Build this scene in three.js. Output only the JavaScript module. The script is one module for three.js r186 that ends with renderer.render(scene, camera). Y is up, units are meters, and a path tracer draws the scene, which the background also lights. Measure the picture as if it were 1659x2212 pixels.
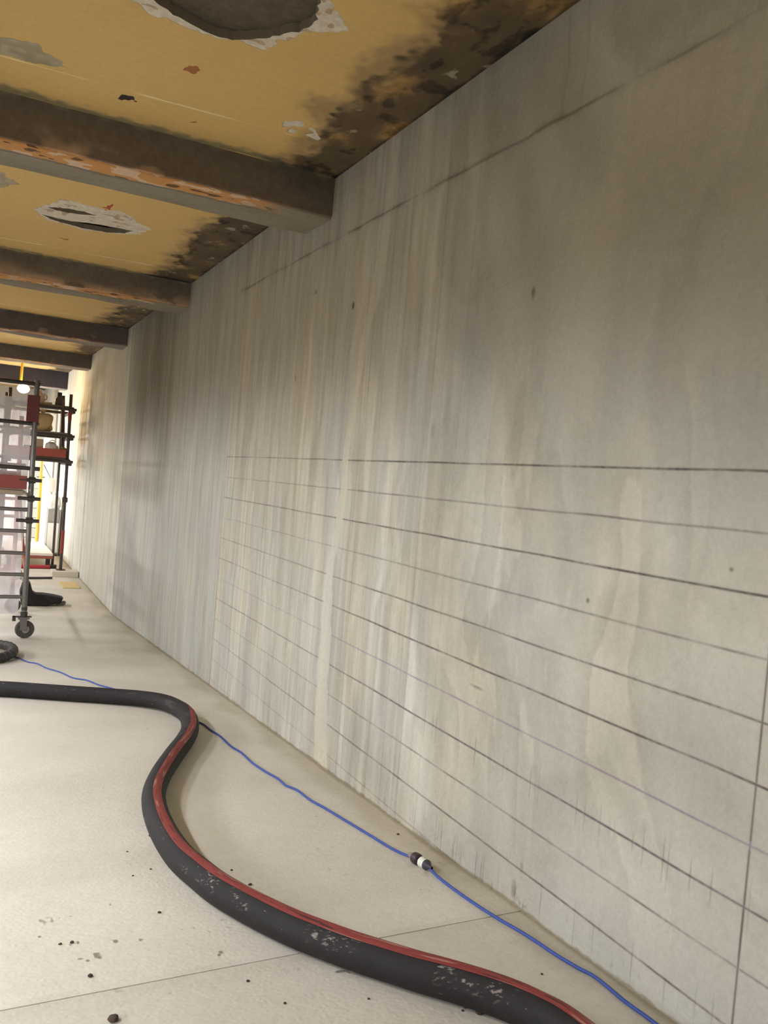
import * as THREE from 'three';
import { RectAreaLightUniformsLib } from 'three/addons/lights/RectAreaLightUniformsLib.js';
import { RoundedBoxGeometry } from 'three/addons/geometries/RoundedBoxGeometry.js';
import { mergeGeometries } from 'three/addons/utils/BufferGeometryUtils.js';

// ---------------------------------------------------------------- camera, light, exposure
const scene = new THREE.Scene();
scene.background = new THREE.Color(0x000000);
const renderer = new THREE.WebGLRenderer({ antialias: true });
renderer.toneMapping = THREE.LinearToneMapping;
renderer.toneMappingExposure = 1.32;
renderer.shadowMap.enabled = true;
RectAreaLightUniformsLib.init();

const EYE = 1.855, DIST = 1.75;                    // eye height above the far level floor, distance to the long wall (x = 0)
const camera = new THREE.PerspectiveCamera(2 * Math.atan(1106 / 1800) * 180 / Math.PI, 1659 / 2212, 0.05, 80);
{
  const X = new THREE.Vector3(0.88902, 0.08465, 0.44997), Y = new THREE.Vector3(-0.06102, 0.99590, -0.06679), Z = new THREE.Vector3(-0.45378, 0.03192, 0.89054);
  camera.quaternion.setFromRotationMatrix(new THREE.Matrix4().makeBasis(X, Y, Z));
  camera.position.set(-DIST, EYE, 0);
}
const CEIL = 3.531, BEAM_Y = 3.313, BEAM_W = 0.41;
const BEAM_Z = [-4.375, -7.66, -10.86, -14.2, -17.5];
const LEFT = -9.0, NEAR = 4.6, FAR = -23;

// strip lights hung on wires left of the view, shining down: [x, y, z, length along z, intensity, label]
const LAMP = 0xfbfaff;
const STRIPS = [
  [-3.2, 2.70, 0.3, 1.5, 32, 'white strip light hung on wires above and behind the viewer'],
  [-3.2, 2.70, -2.55, 1.5, 57, 'white strip light hung on wires between the two nearest hooded floodlights'],
  [-3.2, 2.70, -5.6, 1.5, 57, 'white strip light hung on wires across from the hose bend'],
  [-3.2, 2.70, -9.3, 1.5, 36, 'white strip light hung on wires beside the wheeled scaffold'],
  [-3.2, 2.70, -12.6, 1.5, 95, 'white strip light hung on wires left of the tube scaffold'],
];
// floodlights hung left of the view and aimed at the wall foot, hoods added to keep the upper wall dark: [x, y, z, intensity, label]
const WASHERS = [
  [-3.6, 1.5, -1.0, 17, 'wide hooded floodlight hung nearest the viewer'],
  [-3.6, 1.5, -3.75, 17, 'wide hooded floodlight hung across from the bend of the hose'],
  [-3.6, 1.5, -7.0, 21, 'wide hooded floodlight hung just before the wheeled scaffold'],
  [-3.6, 1.3, -9.75, 26, 'wide hooded floodlight hung beside the wheeled scaffold'],
];
// floodlights on stands in the bright far area: [x, z, head height over the floor, aim x, aim y, aim z, intensity, label]
const FLOODS = [
  [-2.6, -15.7, 1.90, 0, 0.0, -15.9, 75, 'yellow floodlight on a tripod stand in the bright area behind both scaffolds'],
  [-2.4, -17.9, 1.20, -0.3, 0.9, -18.8, 260, 'low yellow floodlight on a tripod stand aimed at the white sheeting'],
];
const BULB = 2.5;

// ---------------------------------------------------------------- helpers
function smooth(a, b, x) { let t = (x - a) / (b - a); t = t < 0 ? 0 : t > 1 ? 1 : t; return t * t * (3 - 2 * t); }
const clamp = (x, a, b) => x < a ? a : x > b ? b : x;
function hash(ix, iy, s) {
  let h = Math.imul(ix | 0, 374761393) ^ Math.imul(iy | 0, 668265263) ^ Math.imul(s | 0, 1274126177);
  h = Math.imul(h ^ (h >>> 13), 1103515245); h ^= h >>> 16;
  return (h & 0xffff) / 32767.5 - 1;
}
function n2(x, y, s) {
  const ix = Math.floor(x), iy = Math.floor(y); let fx = x - ix, fy = y - iy;
  fx = fx * fx * (3 - 2 * fx); fy = fy * fy * (3 - 2 * fy);
  const a = hash(ix, iy, s), b = hash(ix + 1, iy, s), c = hash(ix, iy + 1, s), d = hash(ix + 1, iy + 1, s);
  return a + (b - a) * fx + (c - a) * fy + (a - b - c + d) * fx * fy;
}
function fbm(x, y, s, o) { let v = 0, a = 0.55; for (let i = 0; i < o; i++) { v += a * n2(x, y, s + i * 17); x *= 2.07; y *= 2.07; a *= 0.5; } return v; }
let seed = 12345;
function rnd() { seed = (Math.imul(seed, 1664525) + 1013904223) >>> 0; return seed / 4294967296; }
function pip(p, x, z) {
  let c = false;
  for (let i = 0, j = p.length - 1; i < p.length; j = i++) if ((p[i][1] > z) !== (p[j][1] > z) && x < (p[j][0] - p[i][0]) * (z - p[i][1]) / (p[j][1] - p[i][1]) + p[i][0]) c = !c;
  return c;
}
// texture of a function of two surface coordinates (a across, b up), fn(a, b, out) in sRGB 0..255
function tex(w, h, a0, a1, b0, b1, fn) {
  const D = new Uint8Array(w * h * 4), o = [0, 0, 0]; let k = 0;
  for (let j = 0; j < h; j++) { const b = b0 + (b1 - b0) * (j + 0.5) / h;
    for (let i = 0; i < w; i++) { fn(a0 + (a1 - a0) * (i + 0.5) / w, b, o);
      D[k++] = clamp(o[0], 0, 255); D[k++] = clamp(o[1], 0, 255); D[k++] = clamp(o[2], 0, 255); D[k++] = 255; } }
  const t = new THREE.DataTexture(D, w, h); t.magFilter = THREE.LinearFilter; t.minFilter = THREE.LinearMipmapLinearFilter; t.generateMipmaps = true;
  t.wrapS = t.wrapT = THREE.MirroredRepeatWrapping; t.colorSpace = THREE.SRGBColorSpace; t.needsUpdate = true; return t;
}
function htex(w, h, a0, a1, b0, b1, fn) { const t = tex(w, h, a0, a1, b0, b1, (a, b, o) => { o[0] = o[1] = o[2] = fn(a, b) * 255; }); t.colorSpace = THREE.NoColorSpace; return t; }
const mat = (c, rough = 0.8, extra = {}) => new THREE.MeshStandardMaterial({ color: c, roughness: rough, ...extra });

const names = {};
function numbered(n) { const k = names[n] = (names[n] ?? -1) + 1; return k ? n + '_' + String(k).padStart(3, '0') : n; }
function shade(o) { o.traverse(m => { if (m.isMesh) { m.castShadow = true; m.receiveShadow = true; } }); return o; }
function part(name, geo, m, parent) { const o = new THREE.Mesh(geo, m); o.name = name; o.castShadow = o.receiveShadow = true; parent.add(o); return o; }
function thing(name, label, category, pos = [0, 0, 0], group) {
  const g = new THREE.Group(); g.name = numbered(name); g.position.set(...pos); g.userData = { label, category };
  if (group) g.userData.group = group; scene.add(g); return g;
}
function single(name, geo, m, label, category, group) {
  const o = new THREE.Mesh(geo, m); o.name = numbered(name); o.castShadow = o.receiveShadow = true; o.userData = { label, category };
  if (group) o.userData.group = group; scene.add(o); return o;
}
function struct(name, label, category) { const g = new THREE.Group(); g.name = name; g.userData = { kind: 'structure', label, category }; scene.add(g); return g; }
function tubeBetween(a, b, r, seg = 12) {
  const A = new THREE.Vector3(...a), B = new THREE.Vector3(...b), d = B.clone().sub(A), g = new THREE.CylinderGeometry(r, r, d.length(), seg);
  g.applyQuaternion(new THREE.Quaternion().setFromUnitVectors(new THREE.Vector3(0, 1, 0), d.normalize())); g.translate(...A.add(B).multiplyScalar(0.5).toArray()); return g;
}
function box(x0, x1, y0, y1, z0, z1, r = 0) {
  const w = x1 - x0, h = y1 - y0, d = z1 - z0;
  const g = r ? new RoundedBoxGeometry(w, h, d, 2, Math.min(r, w / 2.2, h / 2.2, d / 2.2)) : new THREE.BoxGeometry(w, h, d);
  g.translate((x0 + x1) / 2, (y0 + y1) / 2, (z0 + z1) / 2); return g;
}
const floorY = z => z > -10.38 ? 0.607 + 0.0585 * z : 0;

// ---------------------------------------------------------------- long concrete wall
const LINES = [[1, 0], [0.62, 0], [1, 0], [0.5, 0], [0.75, 0], [0.95, 0], [0.62, 1], [1, 0.25], [0.6, 0], [0.85, 0], [0.42, 0], [0.42, 0]];
const VSTREAK = [[-3.09, 0.55, 1], [-3.40, 0.3, 0.8], [-3.72, 0.6, 1], [-3.56, 0.25, 1], [-4.55, 0.2, 1.2], [-5.25, 0.4, 1], [-5.55, 0.2, 1], [-4.2, 0.25, 0.8], [-4.9, 0.2, 0.8], [-2.85, 0.22, 1], [-3.25, 0.3, 0.7], [-5.85, 0.35, 2.5]];
const PITS = [[-3.983, 2.768, 0.014, 0.02, 110], [-2.426, 2.575, 0.012, 0.022, 55], [-2.231, 0.531, 0.014, 0.03, 45], [-1.997, 1.553, 0.008, 0.008, 70], [-2.2, 0.62, 0.01, 0.02, 25], [-4.75, 2.45, 0.012, 0.02, 45], [-4.53, 2.93, 0.02, 0.015, 45], [-2.56, 1.137, 0.045, 0.006, 45], [-1.475, 1.717, 0.008, 0.006, 60], [-3.05, 2.1, 0.02, 0.03, 18]];
const SKIM = [[3.5, -3.6, 0.02], [2.85, -3.73, 0.09], [2.6, -3.80, 0.05], [2.3, -3.87, 0.04], [1.95, -3.92, 0.055], [1.47, -3.975, 0.06], [1.2, -4.0, 0.09], [0.86, -3.98, 0.11], [0.38, -3.93, 0.13]];
function skimAt(y) { for (let i = 0; i < SKIM.length - 1; i++) if (y <= SKIM[i][0] && y >= SKIM[i + 1][0]) { const t = (SKIM[i][0] - y) / (SKIM[i][0] - SKIM[i + 1][0]); return [SKIM[i][1] + (SKIM[i + 1][1] - SKIM[i][1]) * t, SKIM[i][2] + (SKIM[i + 1][2] - SKIM[i][2]) * t]; } return null; }
const TICKS = []; for (let i = 0; i < 46; i++) { const up = rnd() < 0.5; const z = -1.05 - rnd() * 1.9; TICKS.push([z, up ? 0.910 : floorY(z) + 0.03 + rnd() * 0.06, 0.03 + rnd() * 0.07, 0.25 + 0.5 * rnd()]); }
function wallCol(z, y, o) {
  const wz = z + 0.22 * n2(z * 1.4, y * 1.4, 7), wy = y + 0.25 * n2(z * 1.4, y * 1.4, 8);
  const near = smooth(-4.2, -2.7, z), mid = smooth(-6.2, -6.0, z) * (1 - smooth(-3.3, -2.4, z)), far = 1 - smooth(-6.12, -6.06, z);
  let v = 5 * fbm(z * 0.8, y * 0.8, 1, 3), warm = 3 * fbm(z * 1.1 + 5, y * 1.1, 2, 3);
  // trowel sweeps and skim drapes of the near bay
  if (near > 0) {
    const sw = n2(wz * 2.6 + 0.9 * wy, wy * 2.0 - 0.5 * wz, 9), sw2 = n2(wz * 6 + 2 * wy, wy * 2.4, 19);
    v += near * (6 * clamp(sw * 2.2, -1, 1) + 4 * clamp(sw2 * 2, -1, 1));
    const la = 1.05 * n2(wz * 2.4 + 0.7 * wy, wy * 1.6 - 0.9 * wz, 32) + 0.22 * n2(wz * 11, wy * 5, 33) + 0.08 * n2(z * 40, y * 25, 35), lf = la - Math.floor(la); v += near * 10 * (Math.min(lf, (1 - lf) * 5) - 0.45); warm += near * 4 * n2(wz * 4, wy * 2.5, 36);
    const dm = smooth(-3.2, -2.6, z) * (1 - smooth(-1.75, -1.35, z)) * smooth(2.5, 1.9, y) * smooth(0.5, 0.9, y);
    if (dm > 0) { const da = 0.95 * n2(wz * 8 + 0.5 * n2(z * 3, y * 3, 31), wy * 1.2, 10) + 0.2 * n2(wz * 24, wy * 5, 34) + 0.06 * n2(z * 70, y * 30, 37), df = da - Math.floor(da); v += dm * 15 * (Math.min(df, (1 - df) * 8) - 0.45); warm += dm * 3 * (df - 0.5); }
  }
  // vertical washed streaks
  const st = Math.max(mid, 0.75 * far, 0.12 * near);
  v += st * (5 * n2(z * 15, y * 0.7, 11) + 5 * n2(z * 38, y * 1.1, 12) + 3.5 * n2(z * 90, y * 1.6, 13) + 6 * clamp(1.8 * n2(z * 21 + n2(y * 4, z * 3, 22), y * 3.1, 23), -1, 1) + 4 * n2(z * 46, y * 5, 24));
  v += st * 6 * clamp(2 * n2(z * 9, y * 1.7 + n2(z * 30, 0, 4), 21), -1, 1);
  warm += st * (3 * n2(z * 12, y * 0.9, 14) + 4 * n2(z * 7, y * 2.2, 15));
  if (mid > 0) for (const s of VSTREAK) { const dz = z - s[0] - 0.008 * n2(y * 1.2, s[0] * 9, 5), w = 0.005 * s[2]; if (Math.abs(dz) < 4 * w) v -= 34 * s[1] * Math.exp(-dz * dz / (2 * w * w)) * (0.65 + 0.45 * n2(y * 3, s[0] * 7, 6)); }
  // dark blotches of the further panel
  if (far > 0) {
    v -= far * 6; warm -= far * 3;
    const bl = smooth(1.5, 2.6, y + 0.5 * n2(z * 2, y, 41)) * smooth(-11.0, -9.6, z) * (1 - smooth(-9.2, -7.4, z + 0.3 * n2(z * 5, y * 1.5, 42)));
    v -= 44 * bl;
    const ed = z < -9.15 && z > -10.7 ? smooth(1.0, 2.3, y) : 0; v += ed * 9;
    v -= 12 * smooth(-10.6, -10.55, z) * (1 - smooth(-9.7, -8.8, z)) * (1 - smooth(0.8, 1.9, y + 0.4 * n2(z * 4, y, 43)));
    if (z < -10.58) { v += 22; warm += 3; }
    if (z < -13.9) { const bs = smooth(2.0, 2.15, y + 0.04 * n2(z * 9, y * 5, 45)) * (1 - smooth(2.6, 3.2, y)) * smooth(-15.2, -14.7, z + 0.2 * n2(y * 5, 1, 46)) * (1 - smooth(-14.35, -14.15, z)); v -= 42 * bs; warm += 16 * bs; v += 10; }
  }
  // skim-coat run over the line grid
  let cover = 0; const sk = z < -3.4 && z > -4.4 ? skimAt(y) : null;
  if (sk) { const dz = Math.abs(z - sk[0] - 0.03 * n2(y * 5, 3, 51)); cover = 1 - smooth(sk[1] * 0.55, sk[1] * 0.8, dz + 0.012 * n2(y * 16, z * 40, 52)); v += cover * (13 - v * 0.65); warm += cover * 3; }
  if (z > -5.85 && z < -5.55) { const d1 = Math.abs(z + 5.69 - 0.01 * n2(y * 2, 0, 53)); const c = (1 - smooth(0.015, 0.035, d1)) * smooth(2.2, 2.9, y); v += 11 * c; warm += 3 * c; }
  // cold joint near the top and form marks above it
  if (z > -6.1) {
    const yj = EYE + DIST * (0.7305 + 0.0096 * (-z / DIST)) + 0.006 * n2(z * 7, 1, 61), dj = y - yj;
    if (Math.abs(dj) < 0.06) { const p = 0.55 + 0.45 * n2(z * 4.5, 2, 62); v -= 46 * p * Math.exp(-dj * dj / 0.00004) + 14 * smooth(0, 1, n2(z * 11, y * 30, 63) + 0.35) * Math.exp(-dj * dj / 0.0006); }
    if (dj > 0) v -= 3;
    for (const zz of [-1.62, -1.55, -2.35, -2.25]) if (dj > 0) { const dz = z - zz - 0.012 * n2(y * 6, zz, 64); v -= 12 * Math.exp(-dz * dz / 0.00006) * (0.6 + 0.5 * n2(y * 9, zz * 3, 65)); }
  }
  // fine grain
  v += 3.5 * n2(z * 150, y * 150, 71) + 2.5 * n2(z * 60, y * 60, 72);
  for (const p of PITS) { const a = (z - p[0]) / p[2], b = (y - p[1]) / p[3], q = a * a + b * b; if (q < 6) v -= p[4] * Math.exp(-q * q) * (0.8 + 0.3 * n2(z * 200, y * 200, 73)); }
  // dirt line along the foot
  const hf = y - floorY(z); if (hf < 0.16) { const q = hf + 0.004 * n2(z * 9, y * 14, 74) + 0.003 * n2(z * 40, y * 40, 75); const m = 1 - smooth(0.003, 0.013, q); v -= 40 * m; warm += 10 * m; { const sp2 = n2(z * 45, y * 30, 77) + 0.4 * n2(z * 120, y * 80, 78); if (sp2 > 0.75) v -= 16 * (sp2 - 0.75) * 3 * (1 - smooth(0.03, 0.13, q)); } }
  for (const t of TICKS) { const dz = z - t[0]; if (dz > -0.01 && dz < 0.01) { const dy = (y - t[1]) / t[2]; if (dy > -1 && dy < 1) v -= 42 * t[3] * Math.exp(-dz * dz / 0.000008) * (1 - dy * dy); } }
  let r = 179 + v + warm * 0.6, g = 177 + v + warm * 0.1, b = 164 + v - warm * 0.7;
  // marker lines
  if (z > -6.12 && y < 2.02) {
    const vis = (1 - 0.93 * cover) * (0.55 + 0.45 * smooth(-4.6, -3.2, z)); const i = Math.round((1.968 - y) / 0.1512);
    let ink = 0, pur = 0;
    if (i >= 0 && i < 12 && z > -6.07) {
      const dy = y - (1.968 - 0.1512 * i) - 0.0016 * n2(z * 4, i, 81), L = LINES[i], w = 0.0024;
      if (dy > -0.012 && dy < 0.012) { ink = L[0] * Math.exp(-dy * dy / (2 * w * w)) * (0.8 + 0.3 * n2(z * 9, i, 82) + 0.2 * n2(z * 70, y * 90, 83)); pur = L[1]; }
    }
    for (const [zz, s] of [[-1.342, 0.9], [-6.07, 0.75]]) { const dz = z - zz; if (dz > -0.02 && dz < 0.02) { const w = zz < -5 ? 0.006 : 0.0024; ink = Math.max(ink, s * Math.exp(-dz * dz / (2 * w * w)) * (0.85 + 0.3 * n2(y * 12, zz, 84))); } }
    ink *= vis; ink = clamp(ink, 0, 1);
    if (ink > 0) { r += (80 + 34 * pur - r) * ink * 0.9; g += (74 + 27 * pur - g) * ink * 0.9; b += (70 + 58 * pur - b) * ink * 0.9; }
  }
  o[0] = r; o[1] = g; o[2] = b;
}
const wallH = (z, y) => 0.5 + 0.25 * fbm(z * 3, y * 2.2, 91, 3) + 0.12 * n2(z * 40, y * 4, 12) + 0.06 * n2(z * 120, y * 120, 92);
const wallRight = struct('wall_right', 'long pale grey concrete wall with ruled marker lines and washed streaks', 'wall');
function wallPanel(z0, z1, w, h, bump) {                                     // z0 further, z1 nearer
  const y0 = -0.15, y1 = CEIL + 0.15;
  const t = tex(w, h, z0, z1, y0, y1, wallCol);
  const m = mat(0xffffff, 0.88, { map: t });
  if (bump) { m.bumpMap = htex(1024, 1024, z0, z1, y0, y1, wallH); m.bumpScale = 0.006; }
  const g = new THREE.BoxGeometry(z1 - z0, y1 - y0, 0.3); g.rotateY(-Math.PI / 2); g.translate(0.15, (y0 + y1) / 2, (z0 + z1) / 2);
  // the face towards -x reads the texture from far (left) to near (right)
  part('wall_panel', g, m, wallRight);
}
wallPanel(-3.1, -0.9, 2048, 2048, true);
wallPanel(-6.07, -3.1, 2048, 2048, true);
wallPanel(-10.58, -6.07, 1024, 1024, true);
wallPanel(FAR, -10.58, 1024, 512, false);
wallPanel(-0.9, NEAR, 1024, 512, false);

// ---------------------------------------------------------------- floor slabs with a real control joint
const JOINT = -2.181;
const SCUFF = [[-1.414, -2.632, 0.05, 0.03], [-1.471, -2.545, 0.03, 0.02], [-1.382, -2.461, 0.02, 0.01], [-1.34, -2.363, 0.03, 0.02], [-1.248, -2.681, 0.03, 0.015], [-1.228, -2.427, 0.05, 0.02], [-1.03, -2.268, 0.06, 0.02], [-0.66, -2.05, 0.07, 0.03], [-0.85, -2.12, 0.04, 0.03]];
function floorCol(x, z, o) {
  let v = 6 * fbm(x * 1.3, z * 1.3, 101, 3) + 5 * fbm(x * 4, z * 4, 102, 3), warm = 4 * fbm(x * 1.1 + 3, z * 1.1, 103, 3);
  v += 3 * n2(x * 130, z * 130, 104) + 2.5 * n2(x * 45, z * 45, 105);
  // pale power-trowel arcs
  v += 3 * clamp(2 * n2(x * 1.5 + n2(z, x, 106), z * 4, 107), -1, 1);
  // dust and old damp gathered along the wall foot
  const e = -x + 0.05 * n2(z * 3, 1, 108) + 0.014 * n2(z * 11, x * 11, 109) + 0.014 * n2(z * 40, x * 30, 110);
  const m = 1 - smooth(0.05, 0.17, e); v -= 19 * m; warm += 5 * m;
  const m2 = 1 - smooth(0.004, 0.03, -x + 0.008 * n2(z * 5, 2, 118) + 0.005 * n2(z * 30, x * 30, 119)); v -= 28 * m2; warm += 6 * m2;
  // darker uneven bands across the slab further on
  const bz = smooth(-10.5, -9.0, z + 0.3 * n2(x * 2, z, 111)) * (1 - smooth(-7.3, -6.6, z)); v -= 9 * bz * (0.6 + 0.7 * n2(x * 1.2, z * 2.2, 112));
  // the joint's bruised edge
  if (z > JOINT - 0.03 && z < JOINT + 0.12) { v -= 7 * smooth(0.1, 0, Math.abs(z - JOINT - 0.01) ) * (0.7 + 0.6 * n2(x * 14, z * 20, 113)); }
  if (z > JOINT) { v -= 7; warm += 1; }
  for (const s of SCUFF) { const a = (x - s[0]) / s[2], b = (z - s[1]) / s[3], q = a * a + b * b; if (q < 4) { const k = n2(x * 90, z * 60, 114) * 0.7 + n2(x * 40, z * 30, 115) * 0.6 - 0.35 * q - 0.05; if (k > 0) v -= 95 * clamp(k * 2.2, 0, 0.8); } }
  const sp = n2(x * 55, z * 55, 116) + 0.3 * n2(x * 9, z * 9, 117); if (sp > 1.02) v -= 30 * (sp - 1.02) * 6;
  o[0] = 205 + v + warm * 0.6; o[1] = 200.5 + v + warm * 0.15; o[2] = 186 + v - warm * 0.7;
}
const floorH = (x, z) => 0.5 + 0.2 * fbm(x * 5, z * 5, 121, 3) + 0.08 * n2(x * 120, z * 120, 122);
function slabGeo(x0, x1, z0, z1, th = 0.2) {                                   // z0 further, z1 nearer; top follows floorY
  const ya = floorY(z0), yb = floorY(z1), P = [[x0, ya, z0], [x1, ya, z0], [x1, yb, z1], [x0, yb, z1]], Q = P.map(p => [p[0], p[1] - th, p[2]]);
  const pos = [], uv = [], idx = [];
  function quad(a, b, c, d, t) { const k = pos.length / 3; for (const p of [a, b, c, d]) { pos.push(...p); uv.push((p[0] - x0) / (x1 - x0), (p[2] - z0) / (z1 - z0)); } idx.push(k, k + 1, k + 2, k, k + 2, k + 3); }
  quad(P[3], P[2], P[1], P[0]); quad(Q[0], Q[1], Q[2], Q[3]);
  for (let i = 0; i < 4; i++) { const j = (i + 1) % 4; quad(P[i], P[j], Q[j], Q[i]); }
  const g = new THREE.BufferGeometry(); g.setAttribute('position', new THREE.Float32BufferAttribute(pos, 3)); g.setAttribute('uv', new THREE.Float32BufferAttribute(uv, 2)); g.setIndex(idx);
  const f = g.toNonIndexed(); f.computeVertexNormals(); return f;
}
const floor = struct('floor', 'pale worn concrete floor sloping down along the wall', 'floor');
const J = 0.0022;
function slab(x0, x1, z0, z1, w, h, bump) {
  const m = mat(0xffffff, 0.72, { map: tex(w, h, x0, x1, z0, z1, floorCol) });
  if (bump) { m.bumpMap = htex(1024, 1024, x0, x1, z0, z1, floorH); m.bumpScale = 0.004; }
  part('floor_slab', slabGeo(x0, x1, z0, z1), m, floor);
}
slab(-1.9, 0, -4.4, JOINT - J, 1536, 2048, true);
slab(-1.9, 0, JOINT + J, -0.5, 1024, 1024, true);
slab(-1.9, 0, -10.38, -4.4, 1024, 2048, false);
slab(-1.9, 0, FAR, -10.38, 512, 1024, false);
slab(LEFT, -1.9, -10.38, JOINT - J, 512, 512, false);
slab(LEFT, -1.9, FAR, -10.38, 256, 512, false);
slab(LEFT, 0, JOINT + J + 1.681 - J, NEAR, 512, 512, false);
slab(LEFT, -1.9, JOINT + J, -0.5, 512, 256, false);
part('joint_filler', slabGeo(LEFT, 0, JOINT - 0.02, JOINT + 0.02, 0.1).translate(0, -0.005, 0), mat(0x7d7365, 0.95), floor);

// ---------------------------------------------------------------- ceiling
const HOLE = [[-1.239, -3.183], [-1.201, -3.208], [-1.105, -3.251], [-0.99, -3.285], [-0.919, -3.275], [-0.828, -3.209], [-0.78, -3.133], [-0.703, -3.038], [-0.697, -2.939], [-0.712, -2.879], [-0.748, -2.8], [-0.80, -2.66], [-0.93, -2.55], [-1.1, -2.52], [-1.28, -2.58], [-1.38, -2.74], [-1.4, -2.93], [-1.33, -3.09]];
const SCAR = [[-1.37, -3.17], [-1.283, -3.225], [-1.191, -3.294], [-1.15, -3.26], [-1.105, -3.289], [-1.03, -3.29], [-0.965, -3.308], [-0.884, -3.269], [-0.84, -3.3], [-0.793, -3.288], [-0.762, -3.181], [-0.708, -3.122], [-0.682, -3.043], [-0.573, -2.925], [-0.638, -2.862], [-0.69, -2.8], [-0.74, -2.6], [-0.9, -2.48], [-1.1, -2.45], [-1.33, -2.52], [-1.46, -2.7], [-1.46, -3.0]];
const SLOT1 = [[-1.345, -6.165], [-1.28, -6.12], [-1.213, -6.085], [-1.12, -6.085], [-1.03, -6.11], [-1.12, -6.165], [-1.2, -6.193], [-1.28, -6.195]];
const SLOT2 = [[-1.36, -6.37], [-1.27, -6.385], [-1.177, -6.395], [-1.06, -6.35], [-0.9, -6.32], [-0.749, -6.31], [-0.80, -6.42], [-0.88, -6.488], [-0.97, -6.51], [-1.07, -6.517], [-1.2, -6.49], [-1.3, -6.45]];
const SCAR2 = [[-1.42, -6.28], [-1.33, -6.065], [-1.29, -5.90], [-1.083, -5.932], [-0.95, -5.90], [-0.852, -5.90], [-0.79, -6.05], [-0.645, -6.157], [-0.70, -6.34], [-0.86, -6.51], [-1.088, -6.56], [-1.3, -6.49]];
const GREY1 = [[-1.9, -3.78], [-1.719, -3.834], [-1.582, -3.799], [-1.474, -3.902], [-1.44, -3.96], [-1.533, -3.985], [-1.713, -4.0], [-1.9, -4.05]];
const CRUST = [[-0.494, -3.87], [-0.428, -3.79], [-0.31, -3.854], [-0.285, -3.946], [-0.34, -4.0], [-0.40, -3.96], [-0.47, -3.93]];
const PALE2 = [[-1.9, -5.5], [-1.655, -5.61], [-1.529, -5.798], [-1.642, -5.946], [-1.9, -6.0]];
function ceilMasks(x, z) {
  const jx = x + 0.02 * n2(x * 13, z * 13, 201) + 0.012 * n2(x * 40, z * 40, 202), jz = z + 0.02 * n2(x * 13, z * 13, 203) + 0.012 * n2(x * 40, z * 40, 204);
  let peel = 0, white = 0, grey = 0;
  if (z > -3.6 && z < -2.2 && pip(SCAR, jx, jz)) white = 1;
  if (z < -5.6 && z > -6.8) { if (pip(SCAR2, jx, jz)) white = 1; }
  if (z < -3.6 && z > -4.3) { if (pip(GREY1, jx, jz)) grey = 1; if (pip(CRUST, jx, jz) && n2(x * 26, z * 26, 205) + 0.9 * Math.hypot((x + 0.39) / 0.1, (z + 3.9) / 0.1) > 0.55) white = 0.9; }
  if (z < -5.3 && z > -6.2 && pip(PALE2, jx, jz)) grey = 1;
  // flaked and blackened band along the wall
  const e = -x + 0.07 * n2(z * 2.4, 1, 206) + 0.05 * n2(x * 9, z * 9, 207) + 0.025 * n2(x * 30, z * 30, 208);
  peel = 1 - smooth(0.29, 0.35, e);
  // hairline seam across the bay, 0.35 m before each beam
  return [peel, white, grey, e];
}
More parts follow.
